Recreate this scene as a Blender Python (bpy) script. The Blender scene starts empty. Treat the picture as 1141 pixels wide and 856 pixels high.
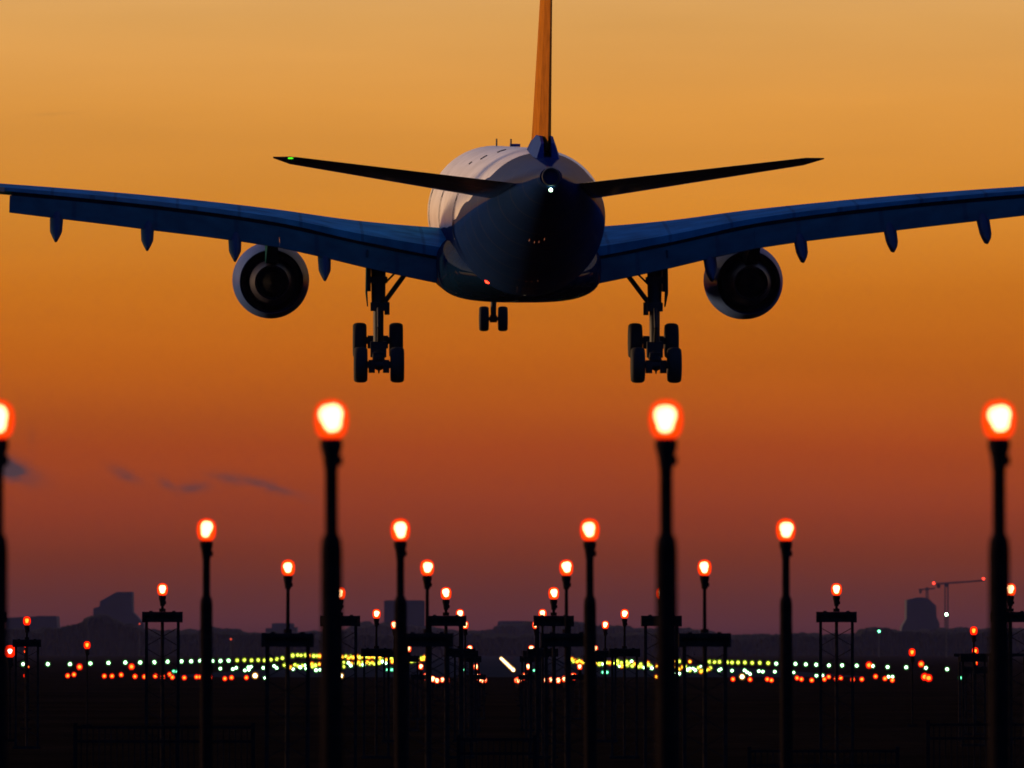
import bpy, math, random
from mathutils import Vector, Matrix
random.seed(11)
S = bpy.context.scene
COL = S.collection
R = math.radians
# ------------------------------------------------------------------ camera geometry
F = 9110.0; CX, CY = 570.5, 428.0; YH = 726.0; CAMZ = 2.2
TH = math.atan((YH - CY) / F)
def at(px, py, D):
    a = (px - CX) / F; b = (CY - py) / F
    d = Vector((a, math.cos(TH) - b * math.sin(TH), math.sin(TH) + b * math.cos(TH)))
    return Vector((0, 0, CAMZ)) + d * (D / d.y)
def lin(r, g, b):
    f = lambda c: (c / 255) / 12.92 if c / 255 <= .04045 else ((c / 255 + .055) / 1.055) ** 2.4
    return (f(r), f(g), f(b), 1)
# ------------------------------------------------------------------ mesh builder
class MB:
    def __init__(s): s.v = []; s.f = []; s.m = []
    def add(s, vs, fs, mi=0):
        o = len(s.v); s.v += [tuple(v) for v in vs]
        s.f += [tuple(i + o for i in f) for f in fs]; s.m += [mi] * len(fs); return s
    def box(s, c, d, mi=0, rot=None, bev=0):
        x, y, z = d[0] / 2, d[1] / 2, d[2] / 2
        vs = [Vector((a * x, b * y, e * z)) for a in (-1, 1) for b in (-1, 1) for e in (-1, 1)]
        if rot is not None: vs = [rot @ v for v in vs]
        vs = [v + Vector(c) for v in vs]
        return s.add(vs, [(0,1,3,2),(4,6,7,5),(0,4,5,1),(2,3,7,6),(0,2,6,4),(1,5,7,3)], mi)
    def loft(s, rings, mi=0, cap=True, closed=True):
        n = len(rings[0]); vs = [p for r in rings for p in r]; fs = []
        for i in range(len(rings) - 1):
            for j in range(n if closed else n - 1):
                k = (j + 1) % n
                fs.append((i*n + j, i*n + k, (i+1)*n + k, (i+1)*n + j))
        if cap:
            fs.append(tuple(range(n))[::-1]); fs.append(tuple((len(rings)-1)*n + j for j in range(n)))
        return s.add(vs, fs, mi)
    def tube(s, p0, p1, r0, r1=None, n=10, mi=0):
        r1 = r0 if r1 is None else r1
        p0, p1 = Vector(p0), Vector(p1); d = (p1 - p0).normalized()
        a = d.orthogonal().normalized(); b = d.cross(a)
        rg = lambda p, r: [p + (a*math.cos(2*math.pi*i/n) + b*math.sin(2*math.pi*i/n)) * r for i in range(n)]
        return s.loft([rg(p0, r0), rg(p1, r1)], mi)
    def bar(s, p0, p1, w, h=None, mi=0):
        return s.tube(p0, p1, w * .7, n=4, mi=mi)
    def lathe(s, prof, n=24, axis='z', c=(0,0,0), mi=0, cap=True):
        rings = []
        for r, h in prof:
            rg = []
            for i in range(n):
                t = 2*math.pi*i/n; u, w = r*math.cos(t), r*math.sin(t)
                p = (u, w, h) if axis == 'z' else ((u, h, w) if axis == 'y' else (h, u, w))
                rg.append(Vector(c) + Vector(p))
            rings.append(rg)
        return s.loft(rings, mi, cap)
    def build(s, name, mats, parent=None, smooth=35):
        me = bpy.data.meshes.new(name); me.from_pydata(s.v, [], s.f)
        if not isinstance(mats, (list, tuple)): mats = [mats]
        for m in mats: me.materials.append(m)
        me.polygons.foreach_set('material_index', s.m)
        import bmesh
        bm = bmesh.new(); bm.from_mesh(me); bmesh.ops.recalc_face_normals(bm, faces=bm.faces); bm.to_mesh(me); bm.free()
        if smooth:
            me.polygons.foreach_set('use_smooth', [True] * len(me.polygons)); me.set_sharp_from_angle(angle=R(smooth))
        o = bpy.data.objects.new(name, me); COL.objects.link(o)
        if parent: o.parent = parent
        return o
def tag(o, label=None, cat=None, group=None, kind=None):
    if label: o['label'] = label
    if cat: o['category'] = cat
    if group: o['group'] = group
    if kind: o['kind'] = kind
    return o
def empty(name, loc=(0,0,0), rot=(0,0,0)):
    o = bpy.data.objects.new(name, None); COL.objects.link(o); o.location = loc; o.rotation_euler = rot
    o.empty_display_size = .2
    return o
def copy_tree(o, parent=None):
    c = o.copy(); COL.objects.link(c); c.parent = parent
    for ch in list(o.children): copy_tree(ch, c)
    return c
# ------------------------------------------------------------------ materials
def nt_new(name):
    m = bpy.data.materials.new(name); m.use_nodes = True; nt = m.node_tree; nt.nodes.clear()
    return m, nt, nt.nodes.new('ShaderNodeOutputMaterial')
def paint(name, col, rough=.5, metal=0., var=.12, scale=3., bump=0., coat=0., detail=4, spec=.5, gloss=None, seams=None):
    m, nt, out = nt_new(name); N = nt.nodes; L = nt.links
    p = N.new('ShaderNodeBsdfPrincipled'); tc = N.new('ShaderNodeTexCoord')
    n = N.new('ShaderNodeTexNoise'); n.inputs['Scale'].default_value = scale; n.inputs['Detail'].default_value = detail
    L.new(tc.outputs['Object'], n.inputs['Vector'])
    r = N.new('ShaderNodeValToRGB'); e = r.color_ramp.elements
    e[0].position = .3; e[1].position = .7
    e[0].color = tuple(c * (1 - var) for c in col[:3]) + (1,); e[1].color = tuple(min(1, c * (1 + var)) for c in col[:3]) + (1,)
    L.new(n.outputs['Fac'], r.inputs['Fac']); L.new(r.outputs['Color'], p.inputs['Base Color'])
    if seams:
        src = r.outputs['Color']
        for ax, sc in seams:
            w = N.new('ShaderNodeTexWave'); w.wave_type = 'BANDS'; w.bands_direction = ax; w.inputs['Scale'].default_value = sc
            L.new(tc.outputs['Object'], w.inputs['Vector'])
            sm = N.new('ShaderNodeMapRange'); sm.inputs['From Min'].default_value = .988; sm.inputs['From Max'].default_value = .998; sm.inputs['To Max'].default_value = .32
            L.new(w.outputs['Fac'], sm.inputs['Value'])
            mm = N.new('ShaderNodeMix'); mm.data_type = 'RGBA'; mm.inputs[7].default_value = (.004, .006, .01, 1)
            L.new(sm.outputs['Result'], mm.inputs[0]); L.new(src, mm.inputs[6]); src = mm.outputs[2]
        L.new(src, p.inputs['Base Color'])
    p.inputs['Roughness'].default_value = rough; p.inputs['Metallic'].default_value = metal
    p.inputs['Specular IOR Level'].default_value = spec
    if coat: p.inputs['Coat Weight'].default_value = coat; p.inputs['Coat Roughness'].default_value = .08
    if bump:
        b = N.new('ShaderNodeBump'); b.inputs['Strength'].default_value = bump
        L.new(n.outputs['Fac'], b.inputs['Height']); L.new(b.outputs['Normal'], p.inputs['Normal'])
    if gloss:
        p.inputs['Specular IOR Level'].default_value = 0
        g = N.new('ShaderNodeBsdfGlossy'); g.inputs['Roughness'].default_value = gloss[1]; g.inputs['Color'].default_value = (*gloss[2], 1)
        mx = N.new('ShaderNodeMixShader'); mx.inputs[0].default_value = gloss[0]
        L.new(p.outputs['BSDF'], mx.inputs[1]); L.new(g.outputs['BSDF'], mx.inputs[2]); L.new(mx.outputs[0], out.inputs['Surface']); return m
    L.new(p.outputs['BSDF'], out.inputs['Surface']); return m
def lamp(name, col, k, var=.25, scale=14):
    m, nt, out = nt_new(name); N = nt.nodes; L = nt.links
    e = N.new('ShaderNodeEmission'); e.inputs['Color'].default_value = (*[c for c in col], 1)
    tc = N.new('ShaderNodeTexCoord'); n = N.new('ShaderNodeTexNoise'); n.inputs['Scale'].default_value = scale
    mr = N.new('ShaderNodeMapRange'); mr.inputs['From Min'].default_value = .3; mr.inputs['From Max'].default_value = .7
    mr.inputs['To Min'].default_value = k * (1 - var); mr.inputs['To Max'].default_value = k * (1 + var)
    L.new(tc.outputs['Object'], n.inputs['Vector']); L.new(n.outputs['Fac'], mr.inputs['Value']); L.new(mr.outputs['Result'], e.inputs['Strength'])
    L.new(e.outputs['Emission'], out.inputs['Surface']); return m
def shell(name, col, k, clear=.5):
    m, nt, out = nt_new(name); N = nt.nodes; L = nt.links
    e = N.new('ShaderNodeEmission'); e.inputs['Color'].default_value = (*col, 1); e.inputs['Strength'].default_value = k
    t = N.new('ShaderNodeBsdfTransparent'); mx = N.new('ShaderNodeMixShader'); mx.inputs['Fac'].default_value = clear
    L.new(e.outputs['Emission'], mx.inputs[1]); L.new(t.outputs['BSDF'], mx.inputs[2]); L.new(mx.outputs['Shader'], out.inputs['Surface']); return m

M_steel = paint('weathered_steel', (.02, .016, .014), .85, .0, .3, 9, .15, spec=0)
M_pole = paint('dark_pole', (.012, .009, .008), .95, .0, .3, 14, .1, spec=0)
M_holder = paint('lamp_fitting', (.018, .014, .012), .9, .0, .25, 20, spec=0)
M_tyre = paint('tyre_rubber', (.012, .012, .012), .85, 0, .2, 8)
M_gear = paint('landing_gear_metal', (.016, .016, .017), .6, .2, .2, 6)
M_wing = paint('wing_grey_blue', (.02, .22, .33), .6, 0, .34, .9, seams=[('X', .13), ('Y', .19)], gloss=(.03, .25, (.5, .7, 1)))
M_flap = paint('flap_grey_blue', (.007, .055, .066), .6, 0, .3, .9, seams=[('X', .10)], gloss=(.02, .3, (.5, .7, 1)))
M_dark = paint('wing_cove_dark', (.015, .016, .02), .7, 0, .2, 2)
M_fair = paint('fairing_dark_blue', (.005, .022, .06), .6, 0, .2, .9, gloss=(.03, .3, (.5, .7, 1)))
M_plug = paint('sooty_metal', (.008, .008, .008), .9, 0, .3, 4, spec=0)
M_stab = paint('stabilizer_grey', (.016, .016, .02), .16, 0, .15, 1.2)
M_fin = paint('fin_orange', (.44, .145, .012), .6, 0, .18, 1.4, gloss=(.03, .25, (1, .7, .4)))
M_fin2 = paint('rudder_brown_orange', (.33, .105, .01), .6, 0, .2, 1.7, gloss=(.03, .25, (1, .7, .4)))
M_fillet = paint('fin_fairing_blue', (.02, .06, .24), .6, 0, .12, 1.5, gloss=(.05, .2, (.6, .7, 1)))
M_nac = paint('nacelle_light_grey', (.06, .11, .30), .6, 0, .15, 1.5, gloss=(.06, .10, (.9, .95, 1)))
M_noz = paint('exhaust_titanium', (.012, .011, .012), .6, .2, .3, 4, spec=.15)
M_core = paint('core_cowl_metal', (.03, .03, .05), .5, .2, .3, 3, spec=.2)
M_belly = paint('belly_fairing_blue', (.003, .013, .035), .6, 0, .2, 1.1, gloss=(.06, .015, (.7, .8, 1)))

# fuselage paint: white crown, dark blue lower sweep that climbs over the tail
def fuselage_mat():
    m, nt, out = nt_new('fuselage_livery'); N = nt.nodes; L = nt.links
    p = N.new('ShaderNodeBsdfPrincipled'); tc = N.new('ShaderNodeTexCoord'); sx = N.new('ShaderNodeSeparateXYZ')
    L.new(tc.outputs['Object'], sx.inputs['Vector'])
    def mth(op, a, b=None):
        n = N.new('ShaderNodeMath'); n.operation = op
        for i, q in enumerate((a, b)):
            if q is None: continue
            if isinstance(q, (int, float)): n.inputs[i].default_value = q
            else: L.new(q, n.inputs[i])
        return n.outputs[0]
    # station = 32 - y ; boundary height rises towards the tail
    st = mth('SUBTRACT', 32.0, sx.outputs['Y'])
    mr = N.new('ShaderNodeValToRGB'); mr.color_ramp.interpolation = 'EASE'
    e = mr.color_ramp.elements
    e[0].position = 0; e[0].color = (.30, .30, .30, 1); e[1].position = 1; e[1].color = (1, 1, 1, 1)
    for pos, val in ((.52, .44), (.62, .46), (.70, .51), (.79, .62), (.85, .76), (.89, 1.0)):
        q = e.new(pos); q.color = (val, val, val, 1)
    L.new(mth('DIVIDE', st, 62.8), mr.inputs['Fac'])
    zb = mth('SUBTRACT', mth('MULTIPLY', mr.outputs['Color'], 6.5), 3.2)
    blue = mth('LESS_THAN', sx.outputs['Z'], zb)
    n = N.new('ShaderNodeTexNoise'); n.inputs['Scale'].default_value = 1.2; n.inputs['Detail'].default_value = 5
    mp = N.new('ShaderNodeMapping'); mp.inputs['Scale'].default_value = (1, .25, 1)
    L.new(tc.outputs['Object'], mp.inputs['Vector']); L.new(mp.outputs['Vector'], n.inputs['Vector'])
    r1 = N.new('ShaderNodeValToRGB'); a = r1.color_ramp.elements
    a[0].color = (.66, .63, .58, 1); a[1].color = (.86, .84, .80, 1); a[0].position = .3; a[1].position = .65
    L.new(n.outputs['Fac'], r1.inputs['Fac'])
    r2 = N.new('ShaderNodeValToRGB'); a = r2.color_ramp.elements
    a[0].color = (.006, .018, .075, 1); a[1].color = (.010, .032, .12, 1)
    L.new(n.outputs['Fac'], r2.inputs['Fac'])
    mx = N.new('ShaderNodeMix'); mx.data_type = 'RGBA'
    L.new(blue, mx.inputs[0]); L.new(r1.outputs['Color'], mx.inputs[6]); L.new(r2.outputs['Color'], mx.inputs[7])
    # skin panel seams
    w = N.new('ShaderNodeTexWave'); w.wave_type = 'BANDS'; w.bands_direction = 'Y'; w.inputs['Scale'].default_value = .16; w.inputs['Distortion'].default_value = 0
    L.new(tc.outputs['Object'], w.inputs['Vector'])
    seam = N.new('ShaderNodeMapRange'); seam.inputs['From Min'].default_value = .985; seam.inputs['From Max'].default_value = 1
    seam.inputs['To Min'].default_value = 0; seam.inputs['To Max'].default_value = .35
    L.new(w.outputs['Fac'], seam.inputs['Value'])
    mx2 = N.new('ShaderNodeMix'); mx2.data_type = 'RGBA'; mx2.inputs[7].default_value = (.05, .06, .08, 1)
    L.new(seam.outputs['Result'], mx2.inputs[0]); L.new(mx.outputs[2], mx2.inputs[6])
    L.new(mx2.outputs[2], p.inputs['Base Color'])
    p.inputs['Roughness'].default_value = .34
    sp = N.new('ShaderNodeMapRange'); sp.inputs['To Min'].default_value = .35; sp.inputs['To Max'].default_value = 0
    L.new(blue, sp.inputs['Value']); L.new(sp.outputs[0], p.inputs['Specular IOR Level'])
    g = N.new('ShaderNodeBsdfGlossy'); g.inputs['Roughness'].default_value = .015; g.inputs['Color'].default_value = (.72, .78, 1, 1)
    mf = N.new('ShaderNodeMath'); mf.operation = 'MULTIPLY'; mf.inputs[1].default_value = .09; L.new(blue, mf.inputs[0])
    ms = N.new('ShaderNodeMixShader'); L.new(mf.outputs[0], ms.inputs[0]); L.new(p.outputs['BSDF'], ms.inputs[1]); L.new(g.outputs['BSDF'], ms.inputs[2])
    L.new(ms.outputs[0], out.inputs['Surface']); return m
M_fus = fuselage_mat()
# lights
E_core = lamp('lamp_core_amber', (1, .58, .25), 26, .25, 9)
E_shell = shell('lamp_bloom_red', (1, .022, .0005), 1.5, .3)
E_glow = shell('lamp_glow_amber', (1, .20, .005), 1.6, .5)
E_rglow = shell('lamp_glow_orange', (1, .06, .002), 1.2, .55)
E_rcore = lamp('lamp_core_red', (1, .34, .03), 9, .45, 11)
E_rshell = shell('lamp_bloom_deep_red', (1, .010, .0006), 1.5, .35)
E = {'gw': lamp('lens_green_white', (.55, 1, .62), 14), 'wh': lamp('lens_warm_white', (1, .74, .36), 20),
     'yg': lamp('lens_yellow_green', (.85, 1, .10), 5), 'or': lamp('lens_orange', (1, .55, .03), 6),
     'rd': lamp('lens_red', (1, .34, .03), 5), 'gr': lamp('lens_green', (.18, 1, .5), 6),
     'rs': lamp('lens_faint_red', (1, .10, .04), 1.2)}
BLOOM = {'gw': shell('bloom_green', (.10, .45, .08), 1.0, .6), 'wh': shell('bloom_warm', (1, .42, .06), .8, .6),
       'yg': shell('bloom_yellow_green', (.30, .42, .01), 1.0, .55), 'or': shell('bloom_orange', (1, .14, .004), .9, .55),
       'rd': shell('bloom_red', (1, .008, .0005), 1.5, .38), 'gr': shell('bloom_green_deep', (.01, .4, .12), .8, .6),
       'rs': shell('bloom_faint_red', (1, .02, .005), .12, .6)}

# ------------------------------------------------------------------ world
def make_world():
    W = bpy.data.worlds.new('World'); S.world = W; W.use_nodes = True
    nt = W.node_tree; nt.nodes.clear(); N = nt.nodes; L = nt.links
    out = N.new('ShaderNodeOutputWorld'); bg = N.new('ShaderNodeBackground'); L.new(bg.outputs[0], out.inputs['Surface'])
    tc = N.new('ShaderNodeTexCoord'); sx = N.new('ShaderNodeSeparateXYZ'); L.new(tc.outputs['Generated'], sx.inputs[0])
    def mth(op, a, b=None, c=None):
        n = N.new('ShaderNodeMath'); n.operation = op
        for i, q in enumerate((a, b, c)):
            if q is None: continue
            if isinstance(q, (int, float)): n.inputs[i].default_value = q
            else: L.new(q, n.inputs[i])
        return n.outputs[0]
    def ramp(x, stops, interp='LINEAR'):
        r = N.new('ShaderNodeValToRGB'); r.color_ramp.interpolation = interp; e = r.color_ramp.elements
        while len(e) < len(stops): e.new(.5)
        for k, (p, c) in zip(e, stops): k.position = p
        for k, (p, c) in zip(e, stops): k.color = c
        L.new(x, r.inputs[0]); return r.outputs[0]
    def mix(f, a, b):
        n = N.new('ShaderNodeMix'); n.data_type = 'RGBA'
        for i, q in ((0, f), (6, a), (7, b)):
            if isinstance(q, (int, float, tuple)): n.inputs[i].default_value = q
            else: L.new(q, n.inputs[i])
        return n.outputs[2]
    elev = mth('MULTIPLY', mth('ARCSINE', sx.outputs['Z']), 180 / math.pi)
    az = mth('MULTIPLY', mth('ARCTAN2', sx.outputs['X'], sx.outputs['Y']), 180 / math.pi)
    # low sunset band, elevation 0..5 degrees
    px2e = lambda y: (YH - y) / F * 180 / math.pi / 5
    low = ramp(mth('DIVIDE', elev, 5.0), SKY_LOW)
    upW = ramp(mth('DIVIDE', elev, 90.0), [(.05, lin(226,168,102)), (.08, lin(216,170,120)), (.14, lin(185,162,148)), (.28, lin(122,128,155)), (.55, lin(70,92,142)), (1, lin(46,74,130))])
    west = mix(mth('MULTIPLY', mth('SUBTRACT', elev, 4.4), 1.0), low, upW)
    # NISHITA twilight over the rest of the dome, pushed towards the blue of the eastern sky
    sky = N.new('ShaderNodeTexSky'); sky.sky_type = 'NISHITA'; sky.sun_disc = False
    sky.sun_elevation = SUN_EL; sky.sun_rotation = SUN_AZ; sky.air_density = 1.2; sky.ozone_density = 3
    nis = N.new('ShaderNodeVectorMath'); nis.operation = 'MULTIPLY'; L.new(sky.outputs[0], nis.inputs[0]); nis.inputs[1].default_value = (.015, .035, .07)
    upE = ramp(mth('DIVIDE', elev, 90.0), [(0, lin(18,34,66)), (.08, lin(18,48,100)), (.3, lin(18,60,132)), (1, lin(40,72,130))])
    ad = N.new('ShaderNodeVectorMath'); ad.operation = 'ADD'; L.new(upE, ad.inputs[0]); L.new(nis.outputs[0], ad.inputs[1])
    ssm = N.new('ShaderNodeMapRange'); ssm.interpolation_type = 'SMOOTHSTEP'
    ssm.inputs['From Min'].default_value = -.12; ssm.inputs['From Max'].default_value = .75
    L.new(sx.outputs['Y'], ssm.inputs['Value'])
    col = mix(ssm.outputs[0], ad.outputs[0], west)
    # below the horizon
    col = mix(mth('LESS_THAN', elev, -.3), col, lin(20, 14, 16))
    nv = N.new('ShaderNodeTexNoise'); nv.inputs['Scale'].default_value = 9; nv.inputs['Detail'].default_value = 4
    mv = N.new('ShaderNodeMapping'); mv.inputs['Scale'].default_value = (1, 1, 9); L.new(tc.outputs['Generated'], mv.inputs['Vector']); L.new(mv.outputs[0], nv.inputs['Vector'])
    vm = N.new('ShaderNodeMapRange'); vm.inputs['From Min'].default_value = .3; vm.inputs['From Max'].default_value = .7; vm.inputs['To Min'].default_value = .93; vm.inputs['To Max'].default_value = 1.07
    L.new(nv.outputs['Fac'], vm.inputs['Value']); vs = N.new('ShaderNodeVectorMath'); vs.operation = 'SCALE'; L.new(col, vs.inputs[0]); L.new(vm.outputs[0], vs.inputs['Scale']); col = vs.outputs[0]
    # thin smoky clouds low in the west
    nz = N.new('ShaderNodeTexNoise'); nz.inputs['Scale'].default_value = 260; nz.inputs['Detail'].default_value = 5
    mp = N.new('ShaderNodeMapping'); mp.inputs['Scale'].default_value = (1, 1, 2.2); L.new(tc.outputs['Generated'], mp.inputs['Vector']); L.new(mp.outputs[0], nz.inputs['Vector'])
    tot = None
    D = math.pi / 180 * F
    for (x, y, a, b, sl, k) in CLOUDS:
        du = mth('SUBTRACT', az, (x - CX) / D); dv = mth('SUBTRACT', elev, (YH - y) / D)
        dv = mth('ADD', dv, mth('MULTIPLY', du, sl))
        wob = mth('MULTIPLY', mth('SUBTRACT', nz.outputs['Fac'], .5), .07)
        dv = mth('ADD', dv, wob)
        q = mth('ADD', mth('POWER', mth('DIVIDE', du, a / D), 2.0), mth('POWER', mth('DIVIDE', dv, b / D), 2.0))
        g = mth('MULTIPLY', mth('EXPONENT', mth('MULTIPLY', q, -1.0)), k)
        tot = g if tot is None else mth('MAXIMUM', tot, g)
    nm = N.new('ShaderNodeMapRange'); L.new(nz.outputs['Fac'], nm.inputs['Value']); nm.inputs['From Min'].default_value = .35; nm.inputs['From Max'].default_value = .6
    nm.inputs['To Min'].default_value = .55
    front = mth('GREATER_THAN', sx.outputs['Y'], 0.0)
    col = mix(mth('MULTIPLY', mth('MULTIPLY', tot, nm.outputs[0]), front), col, lin(74, 54, 58))
    L.new(col, bg.inputs[0]); bg.inputs[1].default_value = 1.0
def e5(y): return (YH - y) / F * 180 / math.pi / 5
SKY_LOW = [(0, lin(54,27,40)), (e5(697), lin(82,40,44)), (e5(665), lin(95,43,34)), (e5(620), lin(116,46,10)), (e5(570), lin(140,53,0)), (e5(500), lin(164,67,0)), (e5(450), lin(177,83,0)), (e5(400), lin(189,96,0)),
           (e5(320), lin(203,115,18)), (e5(230), lin(214,136,42)), (e5(120), lin(221,150,64)), (e5(0), lin(222,164,90)), (1, lin(226,168,100))]
CLOUDS = [(8, 521, 30, 12, .35, 1.5), (36, 490, 5, 16, .0, .15), (140, 529, 17, 6, .45, .6), (188, 541, 14, 6, .5, .5), (214, 543, 18, 6, -.1, .65), (255, 533, 22, 6, .12, .6), (296, 541, 34, 5.5, .3, .75), (60, 128, 26, 2.2, -.06, .10)]
SUN_EL, SUN_AZ = R(2.5), R(-70)
make_world()
sun = bpy.data.lights.new('sun', 'SUN'); sun.energy = 3.0; sun.angle = R(3); sun.color = (1, .60, .30)
so = bpy.data.objects.new('sun', sun); COL.objects.link(so)
# light comes from azimuth -68 deg (left of the view), just above the horizon
d = Vector((math.sin(SUN_AZ) * math.cos(SUN_EL), math.cos(SUN_AZ) * math.cos(SUN_EL), math.sin(SUN_EL)))
so.rotation_euler = (-d).to_track_quat('-Z', 'Y').to_euler()
so.location = (-60, 20, 40)

# ------------------------------------------------------------------ airliner
D0 = 320.0
c0 = at(576.0, 244, D0)
plane = empty('airliner', c0, (R(3.65), 0, R(2.2)))
tag(plane, 'twin-engine airliner on final approach with blue wings, orange fin and landing gear down', 'airplane')
Y = lambda st: 32.0 - st
FST = [(0,.05,-.5,-.62),(.5,.7,.05,-1.15),(1.4,1.3,.75,-1.75),(3,1.98,1.75,-2.3),(5,2.55,2.5,-2.68),(7.5,2.82,2.82,-2.82),(14,2.82,2.82,-2.82),(22,2.82,2.82,-2.82),(32,2.82,2.82,-2.82),(40,2.82,2.82,-2.82),
       (43,2.82,2.82,-2.8),(45,2.79,2.82,-2.66),(47.5,2.70,2.81,-2.36),(50,2.53,2.79,-1.92),(52.5,2.27,2.74,-1.36),(55,1.92,2.66,-.72),(57,1.58,2.56,-.18),(59,1.2,2.46,.38),(60.8,.85,2.32,.90),(62,.56,2.22,1.3),(62.8,.40,2.14,1.5)]
def ell(st, hw, zt, zb, n=56):
    zc = (zt + zb) / 2; h = (zt - zb) / 2
    return [Vector((hw*math.cos(2*math.pi*i/n), Y(st), zc + h*math.sin(2*math.pi*i/n))) for i in range(n)]
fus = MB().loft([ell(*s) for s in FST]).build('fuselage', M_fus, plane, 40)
ex = MB().lathe([(.36, Y(62.5)), (.31, Y(63.0)), (.26, Y(63.0)), (.25, Y(62.5))], 24, 'y', (0, 0, 1.83), cap=True).build('exhaust_pipe', M_dark, fus)
MB().lathe([(.001,-.065),(.04,-.055),(.06,-.03),(.066,0),(.06,.03),(.04,.055),(.001,.065)], 12, 'z', (0, Y(62.75), 1.36)).build('tail_light', E['gw'], fus)
MB().lathe([(.001,-.12),(.1,-.08),(.12,0),(.09,.1)], 12, 'z', (-1.55, Y(44), -2.2)).build('beacon_light', lamp('beacon_red', (1, .03, .01), 9, .1), fus)
for (x, st) in ((-.1, 12.5), (.25, 19)):
    z0 = 2.8
    a = MB(); a.loft([[Vector((x - w, Y(st + dy), z0 + h)) for (w, dy) in ((.03, 0), (-.03, 0), (-.02, .5), (.02, .5))] for h in (0, .32)])
    a.build('antenna', M_dark, fus, 0)
bl = MB().box((.42, Y(19), 2.86), (.4, .8, .12)); bl.build('satellite_dome', M_fillet, fus, 0)
def patch(m, s0, s1, a0, a1, off=.012, n=6):
    A = [R(a0 + (a1 - a0)*i/n) for i in range(n + 1)]
    o = [[Vector(((2.82 + d)*math.cos(a), Y(st), (2.82 + d)*math.sin(a))) for a in A] + [Vector(((2.82 - .03)*math.cos(a), Y(st), (2.82 - .03)*math.sin(a))) for a in A[::-1]] for st, d in ((s0, off), (s1, off))]
    return m.loft(o)
for st in (9, 23.5, 41.2):
    for mir in (0, 1):
        m = MB(); f_ = (lambda a: 180 - a) if mir else (lambda a: a)
        for s0, s1, a0, a1 in ((st, st + .05, 152, 194), (st + 1.05, st + 1.1, 152, 194), (st + .05, st + 1.05, 152, 153), (st + .05, st + 1.05, 193, 194), (st + .4, st + .7, 160, 164)): patch(m, s0, s1, f_(a0), f_(a1))
        m.build('door', M_dark, fus, 30)
for st, a0, a1 in ((36, 118, 124), (31, 128, 131), (39.5, 105, 112)):
    patch(MB(), st, st + .5, a0, a1, .03).build('vent', M_dark, fus, 30)
# belly fairing
def sup(st, hw, zt, zb, n=48, e=2.6):
    zc = (zt + zb)/2; h = (zt - zb)/2; o = []
    for i in range(n):
        t = 2*math.pi*i/n; c, s_ = math.cos(t), math.sin(t)
        o.append(Vector((hw*math.copysign(abs(c)**(2/e), c), Y(st), zc + h*math.copysign(abs(s_)**(2/e), s_))))
    return o
MB().loft([sup(16.5,1.6,-1.4,-2.7,e=2.2), sup(18.5,2.5,-.9,-2.98,e=2.4), sup(21,3.0,-.6,-3.15), sup(24,3.17,-.5,-3.25,e=3), sup(33,3.17,-.5,-3.25,e=3.2), sup(36,3.12,-.6,-3.2,e=3), sup(38.5,2.95,-.8,-3.08,e=2.6), sup(41,2.5,-1.1,-2.9,e=2.3), sup(43,1.6,-1.5,-2.7,e=2.1)]).build('belly_fairing', M_belly, plane, 40)

def foil(LE, chord, z_le, inc, c0, c1, t, n=9, lower=True):
    """closed outline (station, z) of an airfoil between chord fractions c0 and c1; inc raises the nose (deg)"""
    th = lambda u: 5*t*(.2969*math.sqrt(max(u,0)) - .126*u - .3516*u*u + .2843*u**3 - .1036*u**4)
    us = [c0 + (c1 - c0)*(.5 - .5*math.cos(math.pi*i/(n-1))) for i in range(n)]
    k = math.tan(R(inc))
    up = [(LE + u*chord, z_le - u*chord*k + th(u)*chord*1.08) for u in us]
    dn = [(LE + u*chord, z_le - u*chord*k - th(u)*chord*(.9 - (.8*u if c0 == 0 and c1 == .80 else 0))) for u in us[::-1]]
    return up + dn
def interp(tab, x):
    for (a, b) in zip(tab, tab[1:]):
        if x < a[0]: return list(a[1:])
        if x <= b[0]:
            q = (x - a[0])/(b[0] - a[0]); return [u + (v - u)*q for u, v in zip(a[1:], b[1:])]
    return list(tab[-1][1:])
def smooth(tab, x):
    n = len(tab)
    for i in range(n - 1):
        a, b = tab[i], tab[i + 1]
        if x <= b[0] or i == n - 2:
            h = b[0] - a[0]; q = (x - a[0])/h; o = []
            for k in range(1, len(a)):
                m0 = (b[k] - tab[i-1][k])/(b[0] - tab[i-1][0]) if i > 0 else (b[k] - a[k])/h
                m1 = (tab[i+2][k] - a[k])/(tab[i+2][0] - a[0]) if i < n - 2 else (b[k] - a[k])/h
                q2, q3 = q*q, q**3
                o.append((2*q3 - 3*q2 + 1)*a[k] + (q3 - 2*q2 + q)*h*m0 + (3*q2 - 2*q3)*b[k] + (q3 - q2)*h*m1)
            return o
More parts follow.
